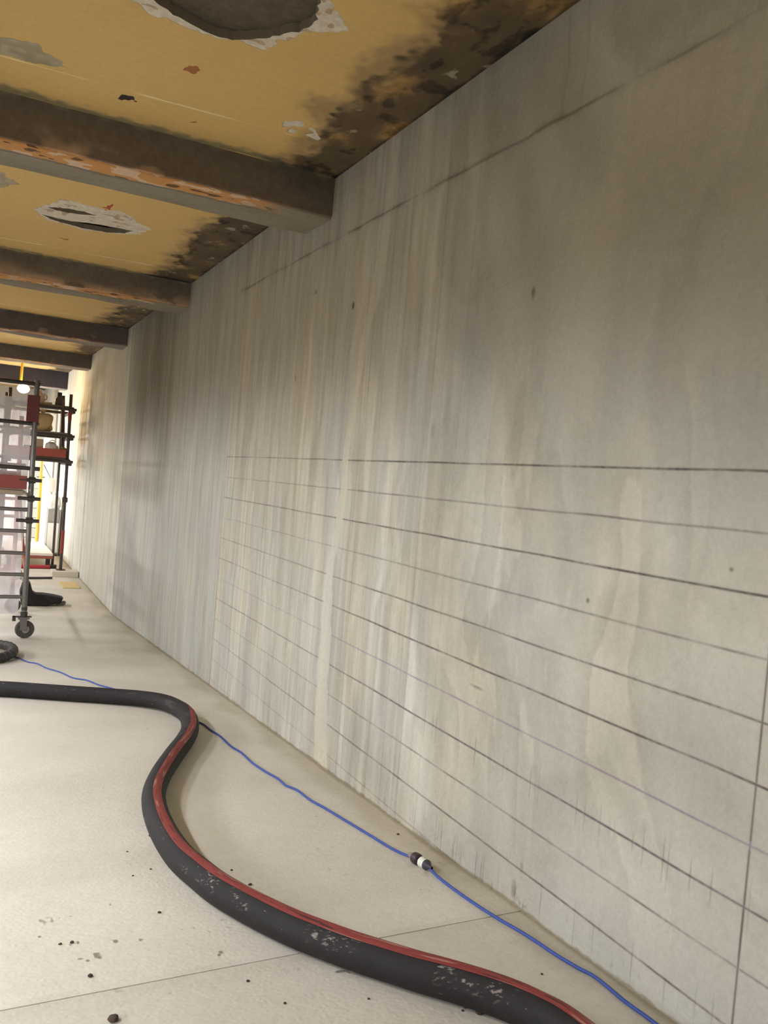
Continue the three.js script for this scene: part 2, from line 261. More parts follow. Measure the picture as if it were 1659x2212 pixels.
function ceilCol(x, z, o) {
  const [peel, white, grey, e] = ceilMasks(x, z);
  let v = 5 * fbm(x * 1.5, z * 1.5, 211, 3) + 3 * n2(x * 60, z * 60, 212) + 2 * n2(x * 160, z * 160, 213);
  let r = 214 + v, g = 180 + v, b = 114 + v * 0.7;
  const bandE = e + 0.05 * n2(x * 5, z * 5, 214);
  const darkBand = (1 - smooth(0.33, 0.47, bandE + 0.03 * n2(x * 22, z * 22, 215))); r -= darkBand * 45; g -= darkBand * 38; b -= darkBand * 18;  // ceiling colour darkens in a ragged band towards the wall
  if (peel > 0) {
    const k = fbm(x * 5, z * 3.4, 216, 5), k2 = fbm(x * 11, z * 8, 217, 4); let pr = 96 + 34 * k, pg = 79 + 28 * k, pb = 55 + 20 * k;
    { const q = smooth(0.1, 0.5, k + 0.35 * (e - 0.15)); pr += q * 52; pg += q * 38; pb += q * 12; }          // paint still hanging on
    { const q = smooth(0.42, 0.6, k2) * (e < 0.26 ? 1 : 0.3); pr += q * 62; pg += q * 66; pb += q * 70; }       // pale lime spots
    { const q = smooth(-0.25, -0.5, k2); pr -= 34 * q; pg -= 30 * q; pb -= 22 * q; }
    { const q = smooth(0.07, 0.0, Math.abs(e - 0.3) + 0.04 * k2) * smooth(-0.2, 0.4, k2 + k); pr += q * 40; pg += q * 38; pb += q * 32; } // lifted lips of paint
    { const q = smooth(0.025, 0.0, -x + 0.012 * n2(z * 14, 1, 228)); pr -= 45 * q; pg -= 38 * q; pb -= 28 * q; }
    r += (pr - r) * peel; g += (pg - g) * peel; b += (pb - b) * peel;
  }
  for (let i = 0; i < BEAM_Z.length; i++) {
    const zs = BEAM_Z[i] + 0.421, dz = z - zs - 0.008 * n2(x * 3, i, 218) - 0.034 * x;
    if (Math.abs(dz) < 0.03 && x < -0.4) { const w = 0.006 + 0.006 * n2(x * 9, i, 219), q = Math.exp(-dz * dz / (w * w)) * smooth(-0.35, 0.35, n2(x * 4, i, 220) + 0.55); r += 30 * q; g += 52 * q; b += 84 * q; }
    // darker fringe where the paint meets the beam
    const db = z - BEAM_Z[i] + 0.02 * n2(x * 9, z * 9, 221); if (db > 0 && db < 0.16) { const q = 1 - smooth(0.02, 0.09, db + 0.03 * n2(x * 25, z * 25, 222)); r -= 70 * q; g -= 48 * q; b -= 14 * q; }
  }
  if (grey) { const k = n2(x * 30, z * 30, 223) * 14 + n2(x * 9, z * 9, 224) * 12; r = 165 + k; g = 155 + k; b = 130 + k; }
  if (white) { const k = n2(x * 22, z * 22, 225), k2 = n2(x * 60, z * 60, 226); r = 214 + 12 * k2; g = 204 + 12 * k2; b = 186 + 12 * k2; { const q = smooth(0.55, 0.7, k + 0.3 * k2); r -= 34 * q; g -= 48 * q; b -= 56 * q; } }
  for (const [px, pz, rr, c] of [[-1.175, -4.084, 0.028, 0], [-0.989, -3.615, 0.03, 1], [-0.86, -4.15, 0.018, 1], [-1.16, -6.95, 0.025, 1], [-1.0, -5.85, 0.02, 2]]) { const q = Math.hypot(x - px, (z - pz) * (c === 2 ? 0.4 : 1)) + 0.02 * n2(x * 45, z * 45, 227); if (q < rr) { if (c === 0) { r = 40; g = 36; b = 32; } else if (c === 1) { r = 165; g = 105; b = 60; } else { r = 170; g = 70; b = 30; } } }
  o[0] = r; o[1] = g; o[2] = b;
}
const ceilH = (x, z) => { const [p, w, g] = ceilMasks(x, z); return 0.6 - 0.35 * Math.max(p, w, g) + 0.2 * fbm(x * 12, z * 12, 231, 3) * (0.3 + Math.max(p, w, g)); };
const ceiling = struct('ceiling', 'ochre painted ceiling with peeled scars between concrete beams', 'ceiling');
function rag(poly, amp, s) {                                                      // subdivide an outline and roughen it
  const out = [];
  for (let i = 0; i < poly.length; i++) { const a = poly[i], b = poly[(i + 1) % poly.length]; for (let k = 0; k < 4; k++) { const t = k / 4, x = a[0] + (b[0] - a[0]) * t, z = a[1] + (b[1] - a[1]) * t; out.push([x + amp * n2(x * 60, z * 60, s), z + amp * n2(x * 60, z * 60, s + 1)]); } }
  return out;
}
const plasterEdge = mat(0x8d8270, 0.95);
function ceilPanel(x0, x1, z0, z1, w, h, holes, bump) {
  const th = 0.035, sh = new THREE.Shape([[x0, z0], [x1, z0], [x1, z1], [x0, z1]].map(p => new THREE.Vector2(p[0], -p[1])));
  for (const hl of holes) sh.holes.push(new THREE.Path(hl.map(p => new THREE.Vector2(p[0], -p[1]))));
  const g = new THREE.ExtrudeGeometry(sh, { depth: th, bevelEnabled: false }); g.rotateX(-Math.PI / 2); g.translate(0, CEIL, 0);
  const p = g.attributes.position, uv = g.attributes.uv;
  for (let i = 0; i < p.count; i++) uv.setXY(i, (p.getX(i) - x0) / (x1 - x0), (p.getZ(i) - z0) / (z1 - z0));
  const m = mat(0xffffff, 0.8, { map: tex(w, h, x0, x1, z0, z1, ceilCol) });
  if (bump) { m.bumpMap = htex(768, 768, x0, x1, z0, z1, ceilH); m.bumpScale = 0.012; }
  part('plaster_panel', g, [m, plasterEdge], ceiling);
}
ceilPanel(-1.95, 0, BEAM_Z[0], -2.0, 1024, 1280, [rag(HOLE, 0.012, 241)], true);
ceilPanel(-1.95, 0, -2.0, 0, 256, 256, [], false);
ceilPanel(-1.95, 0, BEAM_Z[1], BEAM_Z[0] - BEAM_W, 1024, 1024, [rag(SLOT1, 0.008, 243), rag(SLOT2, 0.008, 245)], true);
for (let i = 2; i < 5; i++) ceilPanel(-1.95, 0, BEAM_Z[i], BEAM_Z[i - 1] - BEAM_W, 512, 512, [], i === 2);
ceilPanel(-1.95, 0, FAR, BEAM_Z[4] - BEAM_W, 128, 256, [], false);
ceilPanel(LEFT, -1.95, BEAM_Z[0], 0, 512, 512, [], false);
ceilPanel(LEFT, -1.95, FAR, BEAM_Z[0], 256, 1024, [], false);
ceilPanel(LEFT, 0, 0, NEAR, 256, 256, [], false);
const bareTex = tex(512, 512, -1.6, -0.4, -3.6, -2.2, (x, z, o) => { const v = 18 * fbm(x * 5, z * 5, 251, 4) + 7 * n2(x * 60, z * 60, 252); o[0] = 92 + v; o[1] = 82 + v; o[2] = 68 + v * 0.9; });
const bareMat = mat(0xffffff, 0.95, { map: bareTex, bumpMap: bareTex, bumpScale: 0.01 });
{
  const y0 = CEIL + 0.035, y1 = CEIL + 0.235, vx0 = -1.46, vx1 = -0.62, vz0 = -6.62, vz1 = -5.96;   // a shaft opens upwards over the two slots
  function slabPiece(name, x0, x1, ya, yb, z0, z1) { const g = box(x0, x1, ya, yb, z0, z1), u = g.attributes.uv, p = g.attributes.position; for (let i = 0; i < p.count; i++) u.setXY(i, (p.getX(i) + 1.6) / 1.2, (p.getZ(i) + 3.6) / 1.4); part(name, g, bareMat, ceiling); }
  slabPiece('ceiling_slab', LEFT, 0, y0, y1, vz1, NEAR); slabPiece('ceiling_slab', LEFT, 0, y0, y1, FAR, vz0);
  slabPiece('ceiling_slab', LEFT, vx0, y0, y1, vz0, vz1); slabPiece('ceiling_slab', vx1, 0, y0, y1, vz0, vz1);
  const h = 0.9;
  slabPiece('shaft_wall', vx0 - 0.06, vx0, y1, y1 + h, vz0 - 0.06, vz1 + 0.06); slabPiece('shaft_wall', vx1, vx1 + 0.06, y1, y1 + h, vz0 - 0.06, vz1 + 0.06);
  slabPiece('shaft_wall', vx0, vx1, y1, y1 + h, vz0 - 0.06, vz0); slabPiece('shaft_wall', vx0, vx1, y1, y1 + h, vz1, vz1 + 0.06);
  slabPiece('shaft_top', vx0 - 0.06, vx1 + 0.06, y1 + h, y1 + h + 0.06, vz0 - 0.06, vz1 + 0.06);
}


// ---------------------------------------------------------------- beams
function beamColFn(k) {
  const deep = k === 4;
  return (x, s, o) => {                                                          // s runs down the near face, across the soffit and up behind
    const H = deep ? 0.33 : CEIL - BEAM_Y, S = s - H;
    let v = 12 * fbm(x * 2.5, s * 5, 301 + k * 11, 4) + 5 * n2(x * 50, s * 50, 302), r, g, b;
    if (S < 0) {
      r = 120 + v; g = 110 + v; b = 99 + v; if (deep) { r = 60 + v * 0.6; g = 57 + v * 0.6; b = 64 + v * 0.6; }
      const lo = smooth(-0.11, -0.01, S + 0.04 * n2(x * 4, s * 9, 303 + k));
      const pk = smooth(0.05, 0.4, fbm(x * 5, s * 9, 304 + k, 3) + (k === 1 ? 0.35 : -0.12)) * lo; r += 66 * pk; g += 50 * pk; b += 34 * pk;
      const q = 1 - smooth(0.012, 0.045, s + 0.02 * n2(x * 14, s * 30, 305)); r += 26 * q; g += 30 * q; b += 20 * q;
      const rust = smooth(-0.035, -0.008, S + 0.012 * n2(x * 30, s * 30, 306)); r += 10 * rust; g -= 2 * rust; b -= 4 * rust;
    } else if (S < BEAM_W) {
      const we = smooth(-0.55, -0.25, x + 0.12 * n2(x * 6, s * 12, 307 + k));
      const edge = 0.15 + 0.02 * n2(x * 5, 1, 308 + k);
      const paint = (1 - smooth(edge - 0.01, edge + 0.01, S + 0.012 * n2(x * 30, s * 30, 309))) * (1 - we);
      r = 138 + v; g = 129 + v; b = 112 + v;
      if (paint > 0) { const c = fbm(x * 9, s * 16, 310 + k, 3); let pr = 196, pg = 142, pb = 84; if (c > 0.15) { pr += 12; pg += 38; pb += 66; } if (c < -0.4) { pr = 104; pg = 74; pb = 52; } r += (pr + v * 0.6 - r) * paint; g += (pg + v * 0.6 - g) * paint; b += (pb + v * 0.6 - b) * paint; }
      const gr = smooth(0.02, 0.0, Math.abs(S - edge - 0.015)) * (1 - we); r -= 26 * gr; g -= 26 * gr; b -= 22 * gr;
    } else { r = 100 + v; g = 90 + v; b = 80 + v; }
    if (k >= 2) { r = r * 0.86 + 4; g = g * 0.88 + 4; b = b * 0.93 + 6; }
    o[0] = r; o[1] = g; o[2] = b;
  };
}
const beamPlaces = ['nearest', 'second', 'third', 'fourth', 'deepest and furthest'];
BEAM_Z.forEach((z, k) => {
  const y0 = k === 4 ? CEIL - 0.33 : BEAM_Y, H = CEIL - y0, L = LEFT, tot = 2 * H + BEAM_W, ch = 0.012;
  const prof = [[0, 0.04], [0, -H * 0.5], [0, -H + ch], [-ch, -H], [-0.12, -H], [-0.28, -H], [-BEAM_W + ch, -H], [-BEAM_W, -H + ch], [-BEAM_W, 0.04]];
  const arc = [0, H * 0.5, H - ch, H + ch, H + 0.12, H + 0.28, H + BEAM_W - ch, H + BEAM_W + ch, tot];
  const pos = [], uv = [], idx = [], NX = 72, np = prof.length;
  for (let i = 0; i <= NX; i++) {
    const x = i < 48 ? -i / 48 * 2.4 : -2.4 + (L + 2.4) * (i - 48) / (NX - 48);
    for (let j = 0; j < np; j++) { const a = j > 1 && j < np - 2 ? 0.006 : 0; pos.push(x, CEIL + prof[j][1] + a * n2(x * 5, j > 4 ? 9 : 1, 321 + k), z + prof[j][0] + a * n2(x * 4, j > 4 ? 7 : 2, 322 + k)); uv.push(-x / 2.6, arc[j] / tot); }
    if (i) for (let j = 0; j < np - 1; j++) { const a = (i - 1) * np + j, b = a + np; idx.push(a, a + 1, b, b, a + 1, b + 1); }
  }
  const g = new THREE.BufferGeometry(); g.setAttribute('position', new THREE.Float32BufferAttribute(pos, 3)); g.setAttribute('uv', new THREE.Float32BufferAttribute(uv, 2)); g.setIndex(idx); g.computeVertexNormals();
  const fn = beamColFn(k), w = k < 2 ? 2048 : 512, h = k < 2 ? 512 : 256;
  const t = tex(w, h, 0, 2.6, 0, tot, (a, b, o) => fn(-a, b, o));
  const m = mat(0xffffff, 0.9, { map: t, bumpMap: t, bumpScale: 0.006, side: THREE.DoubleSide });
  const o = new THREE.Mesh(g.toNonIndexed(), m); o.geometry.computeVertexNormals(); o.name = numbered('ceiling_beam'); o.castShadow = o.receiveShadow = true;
  o.userData = { kind: 'structure', label: `grimy concrete ceiling beam, the ${beamPlaces[k]} one from the viewer`, category: 'beam' }; scene.add(o);
});

// ---------------------------------------------------------------- the rest of the hall's shell (outside the frame)
const shellTex = tex(512, 512, 0, 4, 0, 4, (x, z, o) => { const v = 7 * fbm(x * 1.2, z * 1.2, 401, 4) + 3 * n2(x * 70, z * 70, 402); o[0] = 176 + v; o[1] = 170 + v; o[2] = 157 + v; });
const shellMat = mat(0xffffff, 0.9, { map: shellTex });
function shell(name, geo, label) { const o = new THREE.Mesh(geo, shellMat); o.name = name; o.castShadow = o.receiveShadow = true; o.userData = { kind: 'structure', label, category: 'wall' }; scene.add(o); }
shell('wall_left', box(LEFT - 0.3, LEFT, -0.2, CEIL + 0.24, FAR, NEAR), 'plain grey concrete wall on the far side of the hall');
shell('wall_back', box(LEFT, 0.3, -0.2, CEIL + 0.24, NEAR, NEAR + 0.3), 'plain grey concrete wall behind the viewer');
shell('wall_front', box(LEFT, 0.3, -0.2, CEIL + 0.24, FAR - 0.3, FAR), 'pale concrete wall closing the far end of the hall');

// ---------------------------------------------------------------- shared materials
const M = {
  white: mat(0xe8e6e0, 0.5), steel: mat(0x7d7a76, 0.45, { metalness: 0.7 }), darkSteel: mat(0x4b4744, 0.55, { metalness: 0.5 }), rustRed: mat(0x8a3f30, 0.75), black: mat(0x17161a, 0.7), rubber: mat(0x4a4640, 0.8),
  grey: mat(0x8f8d88, 0.7), yellow: mat(0xe3bd4b, 0.6), navy: mat(0x2a2c46, 0.6),
};

// ---------------------------------------------------------------- floodlights
function flood(x, z, h, ax, ay, az, I, label) {
  const y0 = floorY(z), g = thing('floodlight', label, 'light', [x, y0, z], 'floodlights on stands'), c = LAMP;
  part('pole', tubeBetween([0, 0.25, 0], [0, h - 0.12, 0], 0.016), M.steel, g);
  part('collar', tubeBetween([0, 0.42, 0], [0, 0.5, 0], 0.026), M.black, g);
  for (let k = 0; k < 3; k++) { const a = k * 2.094 + 0.5; part('leg', tubeBetween([0, 0.45, 0], [0.45 * Math.cos(a), 0.012, 0.45 * Math.sin(a)], 0.011), M.steel, g); }
  const head = new THREE.Group(); head.name = 'lamp_head'; head.position.set(0, h, 0); g.add(head);
  head.lookAt(ax, ay, az);                                            // +z of the head faces the aim point
  part('casing', box(-0.31, 0.31, -0.19, 0.19, -0.09, 0.02, 0.02), M.yellow, head);
  part('lamp_glass', box(-0.28, 0.28, -0.16, 0.16, 0.021, 0.028), mat(0xffffff, 0.3, { emissive: c, emissiveIntensity: 6 }), head);
  const yoke = new THREE.TorusGeometry(0.33, 0.011, 6, 16, Math.PI); yoke.rotateZ(Math.PI); yoke.scale(1, 0.36, 1); yoke.translate(0, 0, -0.03); part('yoke', yoke, M.black, g).position.set(0, h, 0);
  const l = new THREE.RectAreaLight(c, I, 0.56, 0.32); l.name = 'lamp_light'; l.position.set(0, 0, 0.04); l.rotation.y = Math.PI; head.add(l);
}
for (const f of FLOODS) flood(...f);
// ---------------------------------------------------------------- hanging strip lights
function strip(x, y, z, len, I, label) {
  const g = thing('strip_light', label, 'light', [x, y, z], 'hanging strip lights');
  part('housing', box(-0.12, 0.12, 0, 0.07, -len / 2, len / 2, 0.015), M.white, g);
  part('diffuser', box(-0.1, 0.1, -0.015, 0, -len / 2 + 0.03, len / 2 - 0.03, 0.005), mat(0xffffff, 0.5, { emissive: LAMP, emissiveIntensity: 3 }), g);
  for (const k of [-1, 1]) part('wire', tubeBetween([0, 0.07, k * len * 0.35], [0, CEIL - y, k * len * 0.35], 0.003, 6), M.steel, g);
  const l = new THREE.RectAreaLight(LAMP, I, 0.2, len - 0.06); l.name = 'tube_light'; l.position.set(0, -0.02, 0); l.rotation.x = -Math.PI / 2; g.add(l);
}
for (const t of STRIPS) strip(...t);
// ---------------------------------------------------------------- floodlights with added shading hoods
function washer(x, y, z, I, label) {
  const g = thing('added_hood_floodlight', label, 'light', [x, y, z], 'floodlights with added hoods'), tilt = 0.5;
  const head = new THREE.Group(); head.name = 'lamp_head'; head.rotation.set(0, Math.PI / 2, 0); g.add(head);       // local +z points at the wall
  const casing = box(-0.62, 0.62, -0.17, 0.17, -0.1, 0, 0.015), glass = box(-0.6, 0.6, -0.15, 0.15, 0.001, 0.007); casing.rotateX(tilt); glass.rotateX(tilt);
  part('casing', casing, M.darkSteel, head); part('lamp_glass', glass, mat(0xffffff, 0.3, { emissive: LAMP, emissiveIntensity: 4 }), head);
  part('added_hood', box(-0.8, 0.8, 0.18, 0.19, -0.15, 1.0), M.darkSteel, head);  // plate added overhead to cut light off the upper wall
  for (const k of [-1, 1]) part('added_hood_cheek', box(k * 0.8 - 0.005, k * 0.8 + 0.005, -0.02, 0.19, -0.15, 0.3), M.darkSteel, head);
  for (const k of [-1, 1]) part('wire', tubeBetween([0, 0.19, k * 0.55], [0, CEIL - y, k * 0.55], 0.004, 6), M.steel, g);
  const l = new THREE.RectAreaLight(LAMP, I, 1.2, 0.3); l.name = 'lamp_light'; l.position.set(0, -0.012 * Math.sin(tilt), 0.012 * Math.cos(tilt)); l.quaternion.setFromEuler(new THREE.Euler(tilt, 0, 0)).multiply(new THREE.Quaternion().setFromEuler(new THREE.Euler(0, Math.PI, 0))); head.add(l);
}
for (const t of WASHERS) washer(...t);

// ---------------------------------------------------------------- hose
function pathCurve(pts, lift) { return new THREE.CatmullRomCurve3(pts.map(p => new THREE.Vector3(p[0], floorY(p[1]) + lift + (p[2] || 0), p[1])), false, 'centripetal'); }
// tube along a curve in a frame whose 'up' is the floor's up; angles a0..a1 measured from straight up, towards the right of travel
function sweep(curve, n, r, seg, a0, a1, twist) {
  const pos = [], uv = [], idx = [], len = curve.getLength(), up = new THREE.Vector3(0, 1, 0), full = a0 === undefined;
  for (let i = 0; i <= n; i++) {
    const t = i / n, p = curve.getPointAt(t), T = curve.getTangentAt(t), S = T.clone().cross(up).normalize(), U = S.clone().cross(T).normalize(), tw = twist ? twist(t) : 0;
    for (let j = 0; j <= seg; j++) { const a = full ? Math.PI + j / seg * Math.PI * 2 : a0 + (a1 - a0) * j / seg + tw; const c = Math.cos(a) * r, s = Math.sin(a) * r; pos.push(p.x + U.x * c + S.x * s, p.y + U.y * c + S.y * s, p.z + U.z * c + S.z * s); uv.push(t * len, j / seg); }
    if (i) for (let j = 0; j < seg; j++) { const a = (i - 1) * (seg + 1) + j, b = a + seg + 1; idx.push(a, a + 1, b, b, a + 1, b + 1); }
  }
  const g = new THREE.BufferGeometry(); g.setAttribute('position', new THREE.Float32BufferAttribute(pos, 3)); g.setAttribute('uv', new THREE.Float32BufferAttribute(uv, 2)); g.setIndex(idx); g.computeVertexNormals(); return g;
}
const HOSE = [[-3.2, -6.6], [-2.4, -6.25], [-1.9, -6.1], [-1.438, -5.93], [-1.221, -5.815], [-1.033, -5.705], [-0.831, -5.593], [-0.636, -5.453, 0.004], [-0.519, -5.303, 0.008], [-0.466, -5.09, 0.01], [-0.463, -4.865, 0.01], [-0.519, -4.583, 0.008], [-0.596, -4.376, 0.004], [-0.718, -4.113], [-0.847, -3.807], [-0.925, -3.574], [-0.966, -3.355], [-0.986, -3.094], [-0.982, -2.853], [-0.956, -2.696], [-0.925, -2.557], [-0.855, -2.367], [-0.789, -2.225], [-0.737, -2.138], [-0.686, -2.057], [-0.625, -1.973], [-0.567, -1.895], [-0.507, -1.823], [-0.445, -1.74], [-0.404, -1.674], [-0.377, -1.613], [-0.353, -1.533], [-0.36, -1.25], [-0.5, -0.7], [-0.8, 0.1], [-1.0, 0.9]];
{
  const R = 0.05, curve = pathCurve(HOSE, R + 0.001), len = curve.getLength();
  const at = (x, z) => { let best = 0, bd = 9; for (let i = 0; i <= 800; i++) { const p = curve.getPointAt(i / 800), q = Math.hypot(p.x - x, p.z - z); if (q < bd) { bd = q; best = i / 800 * len; } } return best; };
  const PRINT = [[at(-0.93, -2.58), 0.07], [at(-0.88, -2.42), 0.06], [at(-0.71, -2.10), 0.1], [at(-0.49, -1.80), 0.07], [at(-0.425, -1.71), 0.08], [at(-0.955, -2.72), 0.03]];
  const rubberTex = tex(2048, 256, 0, len, 0, 1, (s, a, o) => {
    let v = 4 * n2(s * 20, a * 20, 501) + 3 * n2(s * 3, a * 4, 502), w = 0;
    const grime = fbm(s * 5, a * 7, 503, 4); if (grime > 0.3) v += 26 * smooth(0.3, 0.6, grime);
    // rubbed white print and cement smears on the flank that faces the viewer
    for (const [c, l] of PRINT) { const d = Math.abs(s - c); if (d < l && a > 0.54 && a < 0.76) { const k = n2(s * 170 + a * 60, a * 62, 504) + 0.55 * n2(s * 40, a * 22, 505) + 0.3 * n2(s * 300, a * 130, 507); w = Math.max(w, 0.9 * smooth(0.45, 0.95, k) * (1 - smooth(l * 0.7, l, d)) * smooth(0.54, 0.58, a) * (1 - smooth(0.66, 0.76, a))); } }
    const spk = n2(s * 60, a * 24, 506); if (spk > 0.93) w = Math.max(w, 0.8);
    o[0] = 27 + v + (140 - 27) * w; o[1] = 25 + v + (134 - 25) * w; o[2] = 26 + v + (126 - 26) * w;
  });
  const g = thing('rubber_hose', 'thick black rubber hose with red stripe winding across the floor', 'hose');
  const geo = sweep(curve, 520, R, 28), uvA = geo.attributes.uv; for (let i = 0; i < uvA.count; i++) uvA.setX(i, uvA.getX(i) / len);
  part('hose_body', geo, mat(0xffffff, 0.8, { map: rubberTex }), g);
  const stripeTex = tex(1024, 32, 0, len, 0, 1, (s, a, o) => { const v = 14 * fbm(s * 14, a * 6, 511, 3), k = fbm(s * 7, a * 5, 512, 3); let r = 134 + v, gg = 56 + v * 0.8, b = 50 + v * 0.8; if (k > 0.28) { const q = smooth(0.28, 0.5, k); r += 30 * q; gg += 62 * q; b += 58 * q; } if (k < -0.42) { r -= 60; gg -= 18; b -= 14; } o[0] = r; o[1] = gg; o[2] = b; });
  const st = sweep(curve, 520, R + 0.0012, 8, -0.36, 0.36, t => { const s = t * len; return -1.5 * (1 - smooth(3.0, 3.75, s)) - 0.42 * smooth(3.3, 3.8, s) * (1 - smooth(4.6, 5.6, s)) + 0.12 * n2(s * 2, 1, 513); });
  const us = st.attributes.uv; for (let i = 0; i < us.count; i++) us.setX(i, us.getX(i) / len);
  const sp = part('stripe', st, mat(0xffffff, 0.7, { map: stripeTex, side: THREE.DoubleSide }), g); sp.userData.label = 'faded red stripe along the top of the hose';
  for (const t of [0, 1]) { const p = curve.getPointAt(t), T = curve.getTangentAt(t).multiplyScalar(t ? 1 : -1); part('end_coupling', tubeBetween(p.clone().addScaledVector(T, -0.06).toArray(), p.clone().addScaledVector(T, 0.05).toArray(), R * 0.99, 24), M.steel, g); }
}
{
  const curve = pathCurve([[-2.6, -8.2], [-1.9, -8.0], [-1.55, -7.88, 0.012], [-1.39, -7.81, 0.02], [-1.30, -7.68, 0.02], [-1.275, -7.5, 0.014], [-1.315, -7.32, 0.006], [-1.42, -7.18], [-1.6, -7.1], [-1.9, -7.05], [-2.4, -7.1]], 0.040);
  const g = thing('black_hose', 'end of a black hose looping in from the left edge', 'hose');
  part('hose_body', sweep(curve, 160, 0.038, 16), mat(0x2c292b, 0.5), g);
  for (let k = 0; k < 26; k++) { const t = 0.22 + k * 0.022, p = curve.getPointAt(t), T = curve.getTangentAt(t); const r = new THREE.TorusGeometry(0.037, 0.004, 6, 18); r.applyQuaternion(new THREE.Quaternion().setFromUnitVectors(new THREE.Vector3(0, 0, 1), T)); r.translate(p.x, p.y, p.z); part('rib', r, M.rubber, g); }
}
// ---------------------------------------------------------------- blue extension leads
const CORD1 = [[-1.75, -8.1], [-1.5, -7.78], [-1.253, -7.44], [-1.18, -7.204], [-1.123, -7.132], [-1.066, -6.912], [-0.984, -6.719], [-0.913, -6.461], [-0.842, -6.377], [-0.774, -6.171], [-0.701, -6.024], [-0.602, -5.781], [-0.523, -5.555], [-0.45, -5.469], [-0.387, -5.221], [-0.388, -5.004], [-0.359, -4.877], [-0.354, -4.738], [-0.34, -4.592], [-0.342, -4.357], [-0.327, -4.239], [-0.329, -4.034], [-0.313, -3.863], [-0.294, -3.748], [-0.293, -3.636], [-0.269, -3.565], [-0.261, -3.412], [-0.241, -3.297], [-0.215, -3.109], [-0.191, -2.936], [-0.169, -2.777], [-0.153, -2.69, 0.006], [-0.149, -2.66, 0.014]];
const CORD2 = [[-0.1415, -2.555, 0.014], [-0.139, -2.51, 0.004], [-0.135, -2.422], [-0.132, -2.336], [-0.124, -2.234], [-0.113, -2.144], [-0.099, -2.063], [-0.089, -1.981], [-0.083, -1.9], [-0.069, -1.811], [-0.057, -1.766], [-0.058, -1.708], [-0.064, -1.637], [-0.062, -1.529], [-0.07, -1.443], [-0.1, -1.1], [-0.2, -0.3], [-0.3, 0.8]];
const blue = mat(0x3350a0, 0.55);
const c1 = thing('extension_lead', 'blue extension lead running from the black loop to the dark plug', 'cable');
part('cable', sweep(pathCurve(CORD1, 0.0058), 420, 0.0052, 8), blue, c1);
const c2 = thing('extension_lead', 'blue extension lead leaving the white socket along the wall foot', 'cable');
part('cable', sweep(pathCurve(CORD2, 0.0058), 260, 0.0052, 8), blue, c2);
function along(profile, from, to, seg = 20) {                                    // lathe profile [[r, s], ...] laid from one point towards another
  const g = new THREE.LatheGeometry(profile.map(p => new THREE.Vector2(p[0], p[1])), seg), A = new THREE.Vector3(...from), d = new THREE.Vector3(...to).sub(A).normalize();
  g.applyQuaternion(new THREE.Quaternion().setFromUnitVectors(new THREE.Vector3(0, 1, 0), d)); g.translate(...A.toArray()); return g;
}
{
  const y = z => floorY(z) + 0.0225, A = [-0.1525, y(-2.685) - 0.002, -2.685], B = [-0.1405, y(-2.55), -2.55];
  part('strain_relief', along([[0.0052, 0], [0.008, 0.004], [0.013, 0.03], [0.0165, 0.034]], A, B), mat(0x8a7e78, 0.6), c1);
  part('plug_body', along([[0.0165, 0.033], [0.020, 0.036], [0.0215, 0.046], [0.0205, 0.052], [0.0215, 0.058], [0.020, 0.067], [0.012, 0.0685], [0, 0.0685]], A, B), mat(0x3c2c34, 0.5), c1);
  for (const k of [-1, 1]) part('pin', along([[0, 0.068], [0.0028, 0.068], [0.0028, 0.082], [0, 0.082]], [A[0] + 0.008 * k, A[1] + 0.003, A[2]], [B[0] + 0.008 * k, B[1] + 0.003, B[2]], 8), M.steel, c1);
  part('socket_body', along([[0, 0.080], [0.017, 0.080], [0.0195, 0.083], [0.0195, 0.092], [0.0165, 0.096], [0.0165, 0.104], [0.0185, 0.108], [0.0185, 0.112]], A, B), mat(0xdfe6d6, 0.4), c2);
  part('socket_boot', along([[0.0185, 0.111], [0.019, 0.118], [0.014, 0.126], [0.008, 0.138], [0.0052, 0.15]], A, B), mat(0x3b3a44, 0.6), c2);
}
// ---------------------------------------------------------------- crumbs on the floor
const CRUMBS = [[-1.336, -2.04, 0.0105, 'biggest brown crumb on the floor at the bottom edge of the picture'], [-1.011, -3.206, 0.0068, 'small black crumb on the floor left of the hose bend'], [-0.466, -1.733, 0.0081, 'dark crumb on the floor below the hose near the joint'], [-0.784, -2.665, 0.0056, 'dark crumb on the floor close above the red striped hose'], [-1.36, -2.263, 0.0056], [-1.113, -2.565, 0.0043], [-0.976, -2.092, 0.0037], [-0.919, -1.958, 0.0037], [-0.706, -1.898, 0.0031], [-0.808, -2.802, 0.0037], [-1.12, -3.083, 0.0031], [-1.072, -2.901, 0.0031], [-1.139, -2.866, 0.0031], [-0.187, -1.831, 0.0031], [-1.415, -2.467, 0.0043], [-1.384, -2.464, 0.005], [-0.071, -2.922, 0.005], [-0.5, -1.76, 0.0031], [-0.485, -1.77, 0.0037]];
const crumbMat = mat(0x4a3a34, 0.95);
CRUMBS.forEach(([x, z, r, label], i) => {
  const g = new THREE.IcosahedronGeometry(r, 1), p = g.attributes.position;
  for (let k = 0; k < p.count; k++) { const a = p.getX(k) / r, b = p.getY(k) / r, c = p.getZ(k) / r, q = 1 + 0.35 * n2(a * 1.7 + i * 5, b * 1.7 + c, 601); p.setXYZ(k, a * r * q * 1.25, b * r * q * 0.7, c * r * q); }
  g.computeVertexNormals(); g.computeBoundingBox();
  single('crumb', g, crumbMat, label || 'tiny brown crumb of debris lying loose on the pale floor', 'debris', 'crumbs of debris on the floor').position.set(x, floorY(z) - g.boundingBox.min.y - 0.001, z);
});

